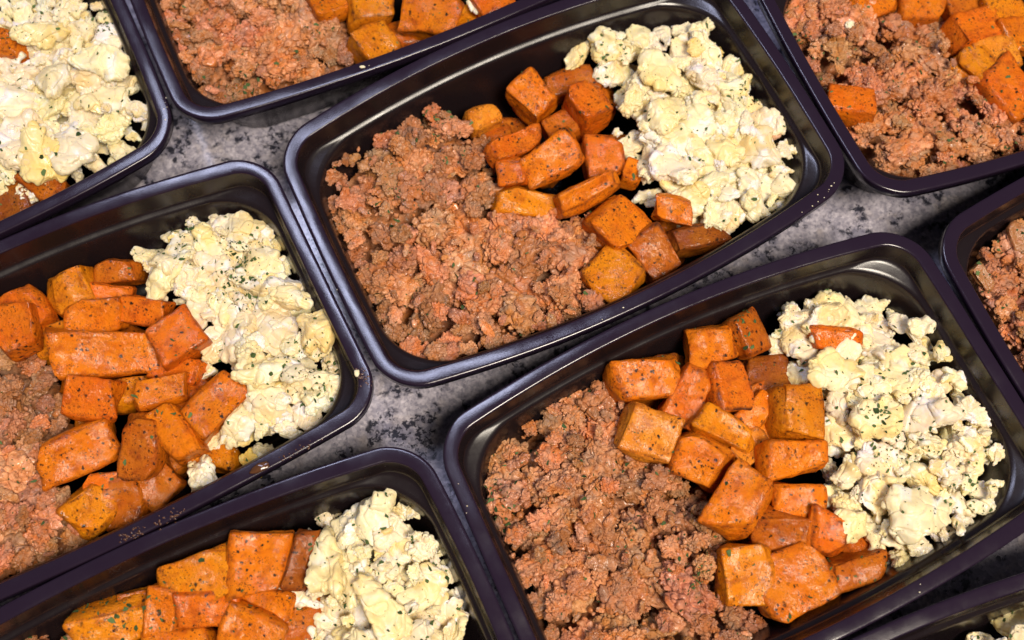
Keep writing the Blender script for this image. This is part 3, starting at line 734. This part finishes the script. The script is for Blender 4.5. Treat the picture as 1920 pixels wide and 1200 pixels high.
# tray, px, py (middle of the upper face in the photograph), length, width, height (mm), turn, height of upper face, tilt x, tilt y, tone, wedge, label
CUBES = [
 ('A', 908, 210, 13, 13, 16, 30, 36, 4, 4, 'p', 0, 'small pale potato cube at the far edge, beside the meat in the central tray'),
 ('A', 1000, 176, 17, 19, 17, 42, 40, 8, 0, 'o', 0, 'potato cube turned on its corner with a parsley leaf, far side of central tray'),
 ('A', 1068, 150, 24, 14, 14, 14, 30, 0, 0, 'd', 0, 'potato piece half hidden against the far wall of the central tray'),
 ('A', 1105, 184, 16, 18, 18, 28, 42, 5, -4, 'r', 0, 'salmon orange potato cube next to the egg, far side of central tray'),
 ('A', 970, 265, 26, 12, 13, 29, 40, 12, 4, 'r', 0, 'long narrow potato bar below the corner-turned cube in the central tray'),
 ('A', 1038, 296, 27, 16, 17, 31, 41, 14, 0, 'o', 0, 'large potato block in the middle of the central tray, three herb flecks on its end'),
 ('A', 1132, 290, 18, 21, 16, 8, 35, 10, -10, 'r', 0, 'potato cube partly under the egg scrap in the central tray'),
 ('A', 958, 322, 13, 12, 14, 4, 40, 12, -4, 'r', 0, 'small brownish potato cube touching the meat, mid central tray'),
 ('A', 985, 382, 28, 15, 13, -8, 36, 24, 4, 'y', .55, 'olive orange potato wedge lying on the meat in the central tray'),
 ('A', 1106, 358, 32, 10, 17, 31, 44, 26, 5, 'o', 0, 'long potato stick slanting across the middle of the central tray'),
 ('A', 1168, 408, 24, 20, 17, 46, 41, 18, 8, 'o', 0, 'rounded potato cube below the long stick, right of the meat in the central tray'),
 ('A', 1266, 394, 17, 12, 13, -8, 41, 22, 0, 'o', 0, 'small neat potato cube under the egg, near side of the central tray'),
 ('A', 1148, 516, 25, 22, 18, -46, 39, 12, -14, 'y', .35, 'bright orange potato wedge at the near rim of the central tray'),
 ('A', 1232, 492, 24, 19, 17, -58, 37, 16, 8, 'd', .4, 'potato wedge with a browned centre at the near rim of the central tray'),
 ('A', 1326, 466, 29, 13, 13, 14, 34, 8, 0, 'b', .25, 'dark browned potato strip at the near rim under the egg in the central tray'),
 ('A', 1188, 312, 12, 9, 12, 70, 33, 0, 0, 'o', 0, 'little potato corner sticking out under the egg of the central tray'),
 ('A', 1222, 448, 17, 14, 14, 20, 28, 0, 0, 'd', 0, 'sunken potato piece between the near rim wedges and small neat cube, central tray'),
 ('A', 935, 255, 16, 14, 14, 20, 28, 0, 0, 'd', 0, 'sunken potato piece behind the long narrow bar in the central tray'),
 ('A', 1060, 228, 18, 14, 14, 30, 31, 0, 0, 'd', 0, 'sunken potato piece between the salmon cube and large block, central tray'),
 ('B', 22, 548, 24, 17, 15, -40, 37, 6, 0, 'r', 0, 'potato piece at the left frame edge nearest the far wall of the left tray'),
 ('B', 14, 612, 23, 20, 17, -74, 42, 8, 6, 'r', 0, 'glossy salmon potato piece cut by the left frame edge, left tray'),
 ('B', 125, 546, 20, 19, 20, 24, 40, 26, -6, 'y', 0, 'upright golden potato cube with one dark spot, far side of left tray'),
 ('B', 212, 496, 20, 12, 17, 8, 33, 14, 0, 'd', 0, 'potato cube alone by the far wall of the left tray'),
 ('B', 205, 556, 26, 13, 13, 4, 32, 6, 0, 'r', 0, 'flat potato piece behind the reddish cube in the left tray'),
 ('B', 165, 592, 25, 17, 15, 8, 38, 18, -6, 'o', 0, 'potato cube in front of the upright golden one in the left tray'),
 ('B', 262, 582, 21, 13, 14, -10, 38, 14, 0, 'r', 0, 'reddish potato cube left of the egg in the left tray'),
 ('B', 96, 634, 22, 15, 14, 20, 31, 6, 0, 'y', 0, 'yellowish potato piece sunk between the glossy and the largest pieces, left tray'),
 ('B', 186, 662, 47, 21, 18, 2, 42, 24, 4, 'o', .38, 'largest potato slab lying across the middle of the left tray'),
 ('B', 328, 634, 22, 21, 17, 38, 42, 8, 10, 'r', 0, 'red orange potato cube with parsley beside the egg in the left tray'),
 ('B', 162, 746, 23, 20, 15, -2, 43, 8, -4, 'r', 0, 'square spice-crusted potato cube below the largest slab in the left tray'),
 ('B', 296, 728, 23, 15, 14, 12, 41, 10, 6, 'o', .2, 'potato piece with a pointed end right of the spice-crusted cube, left tray'),
 ('B', 400, 758, 29, 17, 18, 56, 42, 14, 12, 'o', 0, 'tall orange potato chunk pressed against the egg in the left tray'),
 ('B', 322, 808, 27, 14, 14, -56, 41, 8, 10, 'o', 0, 'slanting potato stick below the pointed piece in the left tray'),
 ('B', 148, 850, 33, 19, 17, 30, 40, 18, 4, 'o', .15, 'long pointed potato chunk beside the meat in the left tray'),
 ('B', 256, 838, 27, 18, 17, 86, 40, 2, -20, 'd', 0, 'browned top potato block between the long chunk and slanting stick, left tray'),
 ('B', 172, 952, 22, 20, 18, 46, 38, 20, 16, 'y', 0, 'ochre potato cube near the rim of the left tray beside meat'),
 ('B', 196, 912, 18, 13, 15, 10, 35, 0, 0, 'r', 0, 'pinkish potato piece directly behind the ochre cube in the left tray'),
 ('B', 230, 955, 16, 22, 15, 10, 33, 14, 0, 'd', 0, 'potato piece squeezed right of the ochre cube at the near rim, left tray'),
 ('B', 306, 945, 18, 20, 15, 40, 30, 6, 0, 'd', .2, 'wet dark orange potato piece at the near rim of the left tray by single curd'),
 ('B', 240, 728, 16, 14, 14, 20, 31, 0, 0, 'y', 0, 'potato piece sunk right of the spice-crusted cube in the left tray'),
 ('B', 350, 735, 18, 16, 14, 50, 31, 0, 0, 'd', 0, 'potato piece sunk left of the tall orange chunk in the left tray'),
 ('B', 385, 850, 24, 15, 14, -10, 28, 0, 0, 'y', 0, 'potato piece sunk behind the single curd in the left tray'),
 ('B', 330, 690, 24, 14, 14, -8, 33, 0, 0, 'r', 0, 'soft potato piece below the red orange cube with parsley, left tray'),
 ('D', 1216, 690, 31, 18, 18, 11, 43, 30, 2, 'o', 0, 'long potato block with dark spots at the far wall of the lower right tray'),
 ('D', 1342, 645, 23, 17, 17, 12, 42, 24, 0, 'o', 0, 'potato block right of the dark-spotted one, far wall of the lower right tray'),
 ('D', 1424, 620, 15, 18, 17, 36, 42, 18, 8, 'd', 0, 'potato cube touching the egg at the far wall of the lower right tray'),
 ('D', 1300, 735, 25, 15, 16, 62, 42, 10, -8, 'r', 0, 'red orange potato bar standing out in the middle of the lower right tray'),
 ('D', 1376, 722, 16, 21, 17, 12, 41, 14, 10, 'r', 0, 'potato cube with a charred black edge in the lower right tray'),
 ('D', 1218, 808, 23, 19, 15, -20, 44, 6, 0, 'p', 0, 'pale golden potato cube lying on the meat of the lower right tray'),
 ('D', 1362, 798, 26, 15, 15, -27, 43, 10, 4, 'y', 0, 'yellow potato cube in the centre of the pile, lower right tray'),
 ('D', 1318, 858, 22, 20, 18, -30, 45, 8, -4, 'o', 0, 'smooth orange potato cube with two herb flecks, middle of the lower right tray'),
 ('D', 1392, 932, 29, 18, 15, 57, 44, 4, -4, 'o', 0, 'flat potato slab slanting beside the smooth orange cube, lower right tray'),
 ('D', 1500, 776, 19, 22, 18, 4, 42, 14, 0, 'y', 0, 'tall golden potato cube beside the egg in the lower right tray'),
 ('D', 1498, 862, 25, 18, 16, 6, 42, 18, 0, 'o', 0, 'potato cube directly below the tall golden one in the lower right tray'),
 ('D', 1494, 942, 21, 14, 14, -2, 38, 10, 0, 'o', 0, 'lumpy potato piece under the egg edge, third below the golden cube'),
 ('D', 1466, 1004, 24, 18, 16, -15, 37, 18, 0, 'd', 0, 'grainy dark orange potato cube left of a small cube, lower right tray'),
 ('D', 1560, 1000, 15, 16, 16, -12, 42, 16, 6, 'r', 0, 'small spiced potato cube near the loose egg curd, lower right tray'),
 ('D', 1398, 1082, 21, 29, 14, 3, 40, 4, 0, 'y', 0, 'flat ochre potato slab beside the meat near the bottom of lower right tray'),
 ('D', 1506, 1112, 31, 25, 18, 24, 40, 12, 0, 'o', .2, 'large orange potato wedge at the near rim of the lower right tray'),
 ('D', 1612, 1076, 23, 12, 15, 14, 34, 18, 0, 'd', 0, 'potato piece with shiny spots at the near rim of the lower right tray'),
 ('D', 1422, 770, 18, 10, 14, 48, 36, 10, 0, 'o', 0, 'curved potato sliver below the charred cube in the lower right tray'),
 ('D', 1440, 812, 16, 15, 14, 10, 33, 0, 0, 'y', 0, 'sunken potato piece left of the tall golden cube in the lower right tray'),
 ('D', 1408, 838, 16, 14, 12, 30, 36, 8, 0, 'p', .3, 'mashed glossy potato piece below the yellow cube in the lower right tray'),
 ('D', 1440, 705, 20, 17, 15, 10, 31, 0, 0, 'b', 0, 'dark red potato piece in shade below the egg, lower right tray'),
 ('D', 1572, 636, 22, 9, 8, -4, 41.5, 20, 0, 'r', .3, 'potato slice showing between the egg curds of the lower right tray'),
 ('D', 1628, 1022, 20, 15, 14, 10, 29, 0, 0, 'd', 0, 'potato piece sunk right of the small spiced cube in the lower right tray'),
 ('D', 1212, 660, 24, 14, 12, 12, 32, 0, 0, 'b', 0, 'browned potato piece hidden behind the dark-spotted block, lower right tray'),
 ('D', 1440, 742, 18, 14, 13, 20, 32, 0, 0, 'd', 0, 'wet potato piece between charred cube and tall golden cube, lower right tray'),
 ('C', 355, 1036, 34, 25, 21, 27, 46, 12, 0, 'y', .12, 'topmost golden potato chunk in the tray at the bottom edge'),
 ('C', 478, 1052, 25, 27, 20, 2, 44, 10, 0, 'o', 0, 'large square potato block next to the egg in the bottom edge tray'),
 ('C', 562, 1048, 9, 25, 22, -12, 42, 4, 8, 'b', 0, 'brown skinned potato piece against the egg in the bottom edge tray'),
 ('C', 205, 1156, 34, 19, 17, 20, 41, 26, -6, 'y', 0, 'leftmost long golden potato slab in the bottom edge tray'),
 ('C', 298, 1150, 14, 24, 17, -4, 42, 10, 6, 'o', 0, 'upright narrow potato piece second from left in the bottom edge tray'),
 ('C', 384, 1146, 27, 18, 17, 2, 42, 12, 0, 'r', 0, 'streaky orange potato cube in the middle of the bottom edge tray'),
 ('C', 462, 1192, 25, 19, 16, -20, 41, 8, 0, 'o', 0, 'potato cube cut by the bottom frame edge below the square block'),
 ('C', 496, 1142, 24, 16, 14, -4, 34, 8, 0, 'o', 0, 'potato piece under the square block, left of the egg in the bottom edge tray'),
 ('C', 244, 1124, 14, 12, 14, 10, 35, 0, 0, 'd', 0, 'small potato tip behind the narrow piece in the bottom edge tray'),
 ('C', 398, 1090, 22, 13, 13, 0, 33, 0, 0, 'p', 0, 'wet pale potato piece under the topmost chunk in the bottom edge tray'),
 ('C', 565, 1165, 18, 22, 14, 10, 30, 0, 0, 'd', 0, 'dark potato piece sunk beside the egg at the bottom frame edge'),
 ('C', 330, 1215, 30, 18, 15, 5, 38, 0, 0, 'o', 0, 'potato piece just cut off by the bottom frame edge, left of centre'),
 ('TC', 618, -8, 20, 16, 16, 30, 40, 10, 0, 'o', 0, 'leftmost potato tip above the meat at the top frame edge'),
 ('TC', 692, -8, 24, 20, 17, 14, 41, 18, 0, 'y', 0, 'golden potato cube second from left at the top frame edge'),
 ('TC', 806, 22, 27, 21, 17, -18, 42, 10, -10, 'o', 0, 'largest tilted potato cube in the tray at the top frame edge'),
 ('TC', 708, 76, 18, 18, 17, 42, 38, 14, 8, 'y', 0, 'golden potato cube at the near rim of the top tray by the meat'),
 ('TC', 930, 4, 20, 16, 15, 22, 40, 10, 0, 'r', 0, 'pinkish potato cube rightmost at the top frame edge'),
 ('TC', 868, 30, 18, 16, 14, 30, 33, 0, 0, 'y', 0, 'sunken potato piece right of the largest tilted cube at the top edge'),
 ('TC', 752, 60, 20, 14, 13, 10, 28, 0, 0, 'd', 0, 'sunken brown potato piece below the tilted cube in the top tray'),
 ('TR', 1583, 182, 21, 18, 16, -14, 41, 12, 0, 'r', .25, 'single red potato piece on the meat by the left wall of top right tray'),
 ('TR', 1650, -2, 20, 16, 15, 18, 40, 12, 0, 'o', 0, 'leftmost potato tip at the top frame edge of the top right tray'),
 ('TR', 1738, -4, 24, 19, 16, 2, 41, 10, 0, 'o', 0, 'rounded potato cube second from left, top edge of the top right tray'),
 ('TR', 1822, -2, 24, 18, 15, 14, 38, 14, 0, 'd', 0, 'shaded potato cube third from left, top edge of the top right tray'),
 ('TR', 1836, 44, 23, 15, 15, 20, 42, 8, 0, 'r', 0, 'spice-coated potato bar in the middle of the top right tray cubes'),
 ('TR', 1872, 92, 22, 17, 15, 18, 40, 8, 0, 'p', 0, 'pale potato cube below the spice-coated bar in the top right tray'),
 ('TR', 1832, 112, 18, 13, 4, -48, 40, 6, -6, 'y', 0, 'thin yellow potato slice lying on another slice in the top right tray'),
 ('TR', 1818, 126, 18, 13, 4, -40, 36, 8, -6, 'y', 0, 'lower of the two thin yellow potato slices in the top right tray'),
 ('TR', 1900, 165, 29, 17, 17, -62, 42, 6, 8, 'r', 0, 'red orange potato bar at the right frame edge of the top right tray'),
 ('TR', 1898, 22, 20, 18, 16, 14, 41, 10, 0, 'y', 0, 'potato cube in the top right corner of the picture'),
 ('TR', 1926, 62, 20, 18, 15, 20, 40, 10, 0, 'o', 0, 'potato cube half cut by the right frame edge below the corner one'),
 ('TL', 76, 338, 19, 15, 15, -38, 38, 12, 0, 'd', 0, 'brownish orange potato piece poking through the egg of top left tray'),
 ('TL', 18, 388, 22, 18, 15, 20, 34, 0, 0, 'b', 0, 'browned potato piece at the left frame edge by near rim of top left tray'),
 ('TL', 0, 72, 14, 18, 14, 70, 42, 0, 0, 'o', 0, 'orange potato tip at the left frame edge among the egg'),
]
UNDER = {'A': ([(930,215),(1120,150),(1180,340),(1300,470),(1180,560),(1100,440),(960,380)], 7, 'the central tray'),
         'B': ([(0,560),(270,520),(330,640),(420,760),(330,920),(180,960),(90,760)], 9, 'the left tray'),
         'D': ([(1180,690),(1420,620),(1520,760),(1560,960),(1620,1080),(1440,1120),(1280,860)], 9, 'the lower right tray'),
         'C': ([(180,1170),(360,1050),(540,1030),(540,1190),(300,1210)], 4, 'the bottom edge tray')}
def place_cube(key, pos_top, L, W, Hh, ang, tx, ty, tone, wedge, label, seed):
    me = cube_mesh(L, W, Hh, seed, wedge)
    tx = tx * .9 + rng.normal() * 4; ty = ty * .9 + rng.normal() * 5
    R = Euler((math.radians(tx), math.radians(ty), math.radians(ang)), 'XYZ').to_matrix()
    up = np.array(R @ Vector((0, 0, 1)))
    c = np.asarray(pos_top) - up * Hh / 2
    # Euler XYZ turns about z last, so tilt x first turns the piece towards the viewer
    ctr = np.array(BOX[key][:2]); vv = get_v(me)[::7] / S @ np.array(R).T
    for _ in range(6):
        w = vv + c; worst = 9.0
        for zz in (3.2, 9.0, 20.0, 35.0, 39.4, 46.0):
            m_ = np.abs(w[:, 2] - zz) < 6
            if m_.any(): worst = min(worst, wall_d(key, w[m_, :2], zz).min())
        if worst > -2.4: break
        dv = ctr - c[:2]; loc = np.array([dv @ [math.cos(math.radians(BOX[key][2])), math.sin(math.radians(BOX[key][2]))], 0.0])
        ax = np.array([-math.sin(math.radians(BOX[key][2])), math.cos(math.radians(BOX[key][2]))])
        dy = dv @ ax
        mv = ax * np.sign(dy) if abs(dy) / BH > abs(loc[0]) / AH else np.array([ax[1], -ax[0]]) * np.sign(loc[0])
        c = c + np.r_[mv * (-2.2 - worst) * .9, 0]
    if key in ('B', 'C'): me.transform(Matrix.Diagonal((.94, .94, 1, 1)))
    o = obj('sweet_potato_cube', me, None, c, label=label, category='sweet potato', group='roasted sweet potato pieces')
    o.rotation_euler = (math.radians(tx), math.radians(ty), math.radians(ang))
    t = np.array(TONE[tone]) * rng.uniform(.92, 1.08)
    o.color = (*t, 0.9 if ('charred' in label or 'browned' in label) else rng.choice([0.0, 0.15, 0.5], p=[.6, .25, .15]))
    return o
for i, (key, px, py, L, W, Hh, ang, zt, tx, ty, tone, wedge, label) in enumerate(CUBES):
    place_cube(key, at(px, py, zt), L, W, Hh, ang, tx, ty, tone, wedge, label, 1000 + i * 7)
k = 0
for key, (px, cnt, where) in UNDER.items():
    P = scatter(pxpoly(px, 18), 17.0, 30, lambda c: wall_d(key, c, 9) > 9)
    rng.shuffle(P)
    tops = [(at(c[1], c[2], c[7])[:2], c[-1]) for c in CUBES if c[0] == key]; used = set()
    for q in P[:cnt + 2]:
        lab = min((t for t in tops if t[1] not in used), key=lambda t: np.hypot(*(t[0] - q)))[1]; used.add(lab)
        cut = len(lab)
        for w in (' in the', ' in ', ' at the', ',', ' below', ' beside', ' with', ' next to', ' touching', ' lying', ' by ', ' under', ' near', ' directly', ' partly', ' right of', ' left of', ' pressed', ' between', ' slanting', ' against', ' cut by', ' just', ' sunk ', ' behind', ' half', ' alone', ' standing'):
            c = lab.find(w)
            if c > 0 and len(lab[:c].split()) >= (5 if lab.startswith(('potato piece', 'sunken')) else 3): cut = min(cut, c)
        h = rng.uniform(13, 17); k += 1
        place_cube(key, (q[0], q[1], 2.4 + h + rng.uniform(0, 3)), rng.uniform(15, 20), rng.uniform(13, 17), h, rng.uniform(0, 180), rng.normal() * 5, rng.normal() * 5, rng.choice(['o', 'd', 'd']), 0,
                   'potato piece buried under the %s, %s' % (' '.join(lab[:cut].split()[:8]), where[4:]), 5000 + k * 11)

# ------------------------------------------------------------------ onion pieces in the right edge tray
for j, (px, py, z, L, W, Hh, ang, lab) in enumerate(((1840, 520, 36, 12, 7, 4, -55, 'shiny translucent onion piece on the meat at the right frame edge, lower one'), (1910, 448, 36, 12, 8, 4, -70, 'shiny translucent onion piece cut by the right frame edge, upper one'))):
    me = cube_mesh(L, W, Hh, 9100 + j, .2, .2); me.materials.clear(); me.materials.append(ONION); me.name = 'onion_piece'
    p = at(px, py, z)
    o = obj('onion_piece', me, None, p, label=lab, category='onion'); o.rotation_euler = (.1, .2, math.radians(ang))

# ------------------------------------------------------------------ herb flecks, crumbs and grease, laid on what is below them
bpy.context.view_layer.update()
dg = bpy.context.evaluated_depsgraph_get()
def drop(x, y, top=90.0):
    hit, loc, nor, idx, ob, mt = scene.ray_cast(dg, Vector((x * S, y * S, top * S)), Vector((0, 0, -1)))
    return (np.array(loc) / S, np.array(nor), ob) if hit else (None, None, None)
def flake(p, nrm, L, W, V, F):
    nrm = nrm / np.linalg.norm(nrm)
    nrm = nrm + rng.normal(size=3) * .25; nrm /= np.linalg.norm(nrm)
    t = np.cross(nrm, rng.normal(size=3)); t /= np.linalg.norm(t); b = np.cross(nrm, t)
    n = len(V); k = 7
    curl = rng.uniform(-.35, .35)
    for i in range(k):
        a = 6.283 * i / k; rr = rng.uniform(.35, 1.15)
        x, y = math.cos(a) * L * rr, math.sin(a) * W * rr
        V.append(p + t * x + b * y + nrm * (.35 + curl * (x / L) ** 2 * L + rng.uniform(0, .12)))
    V.append(p + nrm * .34); V.append(p + nrm * .05)
    for i in range(k):
        F.append([n + i, n + (i + 1) % k, n + k]); F.append([n + (i + 1) % k, n + i, n + k + 1])
FL = {'A': ('A', 150, 170, 'central tray'), 'B': ('B', 190, 200, 'left tray'), 'D': ('D', 230, 260, 'lower right tray'), 'C': ('C', 90, 110, 'bottom edge tray'),
      'TL': ('TL', 90, 120, 'top left tray'), 'TC': ('TC', 60, 60, 'top tray'), 'TR': ('TR', 100, 90, 'top right tray'), 'E': ('E', 40, 40, 'right edge tray'), 'F': ('F', 20, 20, 'bottom right corner tray')}
def in_view(p, m=60):
    d = p - CAM; w = d @ _f
    return -m < 960 + FPX * (d @ RT) / w < 1920 + m and -m < 600 - FPX * (d @ UP) / w < 1200 + m
FOOD = ('meat', 'egg', 'sweet', 'onion')
for key, (_, nbig, nsmall, where) in FL.items():
    V = []; F = []; poly = RIMPOLY[key][39.4]
    lo, hi = poly.min(0), poly.max(0); cnt = 0; tries = 0
    cl = [rng.uniform(lo, hi) for _ in range(16)]
    nbig = int(nbig * 1.8)
    while cnt < nbig + nsmall and tries < 9000:
        tries += 1
        q = rng.uniform(lo, hi) if rng.random() < .45 else cl[rng.integers(len(cl))] + rng.normal(size=2) * 6
        if poly_sd(q[None], poly)[0] < 2: continue
        p, nr, ob = drop(*q)
        if p is None or not ob.name.startswith(FOOD) or not in_view(p): continue
        if ob.name.startswith('sweet') and rng.random() > .22: continue
        if cnt < nbig: L = rng.choice([rng.uniform(.6, 1.0), rng.uniform(1.0, 1.9)], p=[.55, .45]); W = L * rng.uniform(.4, .75)
        else: L = rng.uniform(.25, .5); W = L * rng.uniform(.5, .9)
        flake(p, nr, L, W, V, F); cnt += 1
    if V: obj('parsley_flakes', mesh_from('parsley_flakes', np.array(V), F, HERB, False), None, kind='stuff', label='dried green parsley flecks sprinkled over the food in the %s' % where, category='parsley')

# bits that stuck to the rims
def crumb(name, px, py, r, mat, label, cat, stretch=(1, 1, .5), rotz=0):
    q = at(px, py, HR); p, nr, ob = drop(q[0], q[1])
    v, f = ICO3
    v = v * (1 + .22 * fbm(v * 1.7 + px, px % 50, 2)[:, None]) * r * np.array(stretch)
    me = mesh_from(name, v, f, mat)
    o = obj(name, me, None, (p[0], p[1], p[2] + r * stretch[2] * .6), label=label, category=cat); o.rotation_euler.z = rotz
    return o
crumb('egg_crumb', 669, 700, 1.1, EGG, 'tiny white egg crumb on the right rim corner of the left tray', 'crumb', (1, 1.4, .6))
crumb('grease_smear', 487, 878, 2.3, GREASE, 'brown greasy smear on the near rim of the left tray', 'smear', (1.7, .8, .3), .5)
crumb('egg_crumb', 680, 126, .9, EGG, 'tiny egg crumb on the near rim of the top tray', 'crumb', (1.5, .8, .5))
def specks(name, segs, cnt, rlo, rhi, mat, label, cat, flat=.5):
    V = []; F = []; n = 0; iv, jf = ICO2; tot = 0; tries = 0
    while tot < cnt and tries < cnt * 12:
        tries += 1
        x0, y0, x1, y1 = segs[rng.integers(len(segs))]; t = rng.uniform(0, 1)
        q = at(x0 + (x1 - x0) * t + rng.normal() * 7, y0 + (y1 - y0) * t + rng.normal() * 7, HR)
        p, nr, ob = drop(q[0], q[1])
        if p is None or not ob.name.startswith(('rim', 'tub')) or p[2] < 44: continue
        r = rng.uniform(rlo, rhi); V.append(iv * [r * rng.uniform(.8, 1.6), r, r * flat] + p); F.append(jf + n); n += len(iv); tot += 1
    if V: obj(name, mesh_from(name, np.concatenate(V), np.concatenate(F), mat), None, kind='stuff', label=label, category=cat)
specks('grease_droplets', [(520, 868, 610, 822), (672, 690, 692, 720), (290, 985, 340, 962), (225, 1010, 270, 995)], 120, .15, .5, GREASE, 'greasy droplets on the near rim and right corner of the left tray', 'grease', .35)
specks('food_crumbs', [(310, 190, 318, 235), (590, 450, 640, 580), (560, 400, 610, 500), (660, 145, 720, 118), (1130, 605, 1300, 530), (860, 780, 960, 720), (840, 880, 870, 960), (1500, 400, 1570, 350), (1640, 1170, 1800, 1085)], 24, .12, .34, EGG, 'tiny pale food crumbs stuck on the tray rims', 'crumbs', .7)
print('objects', len(bpy.data.objects))
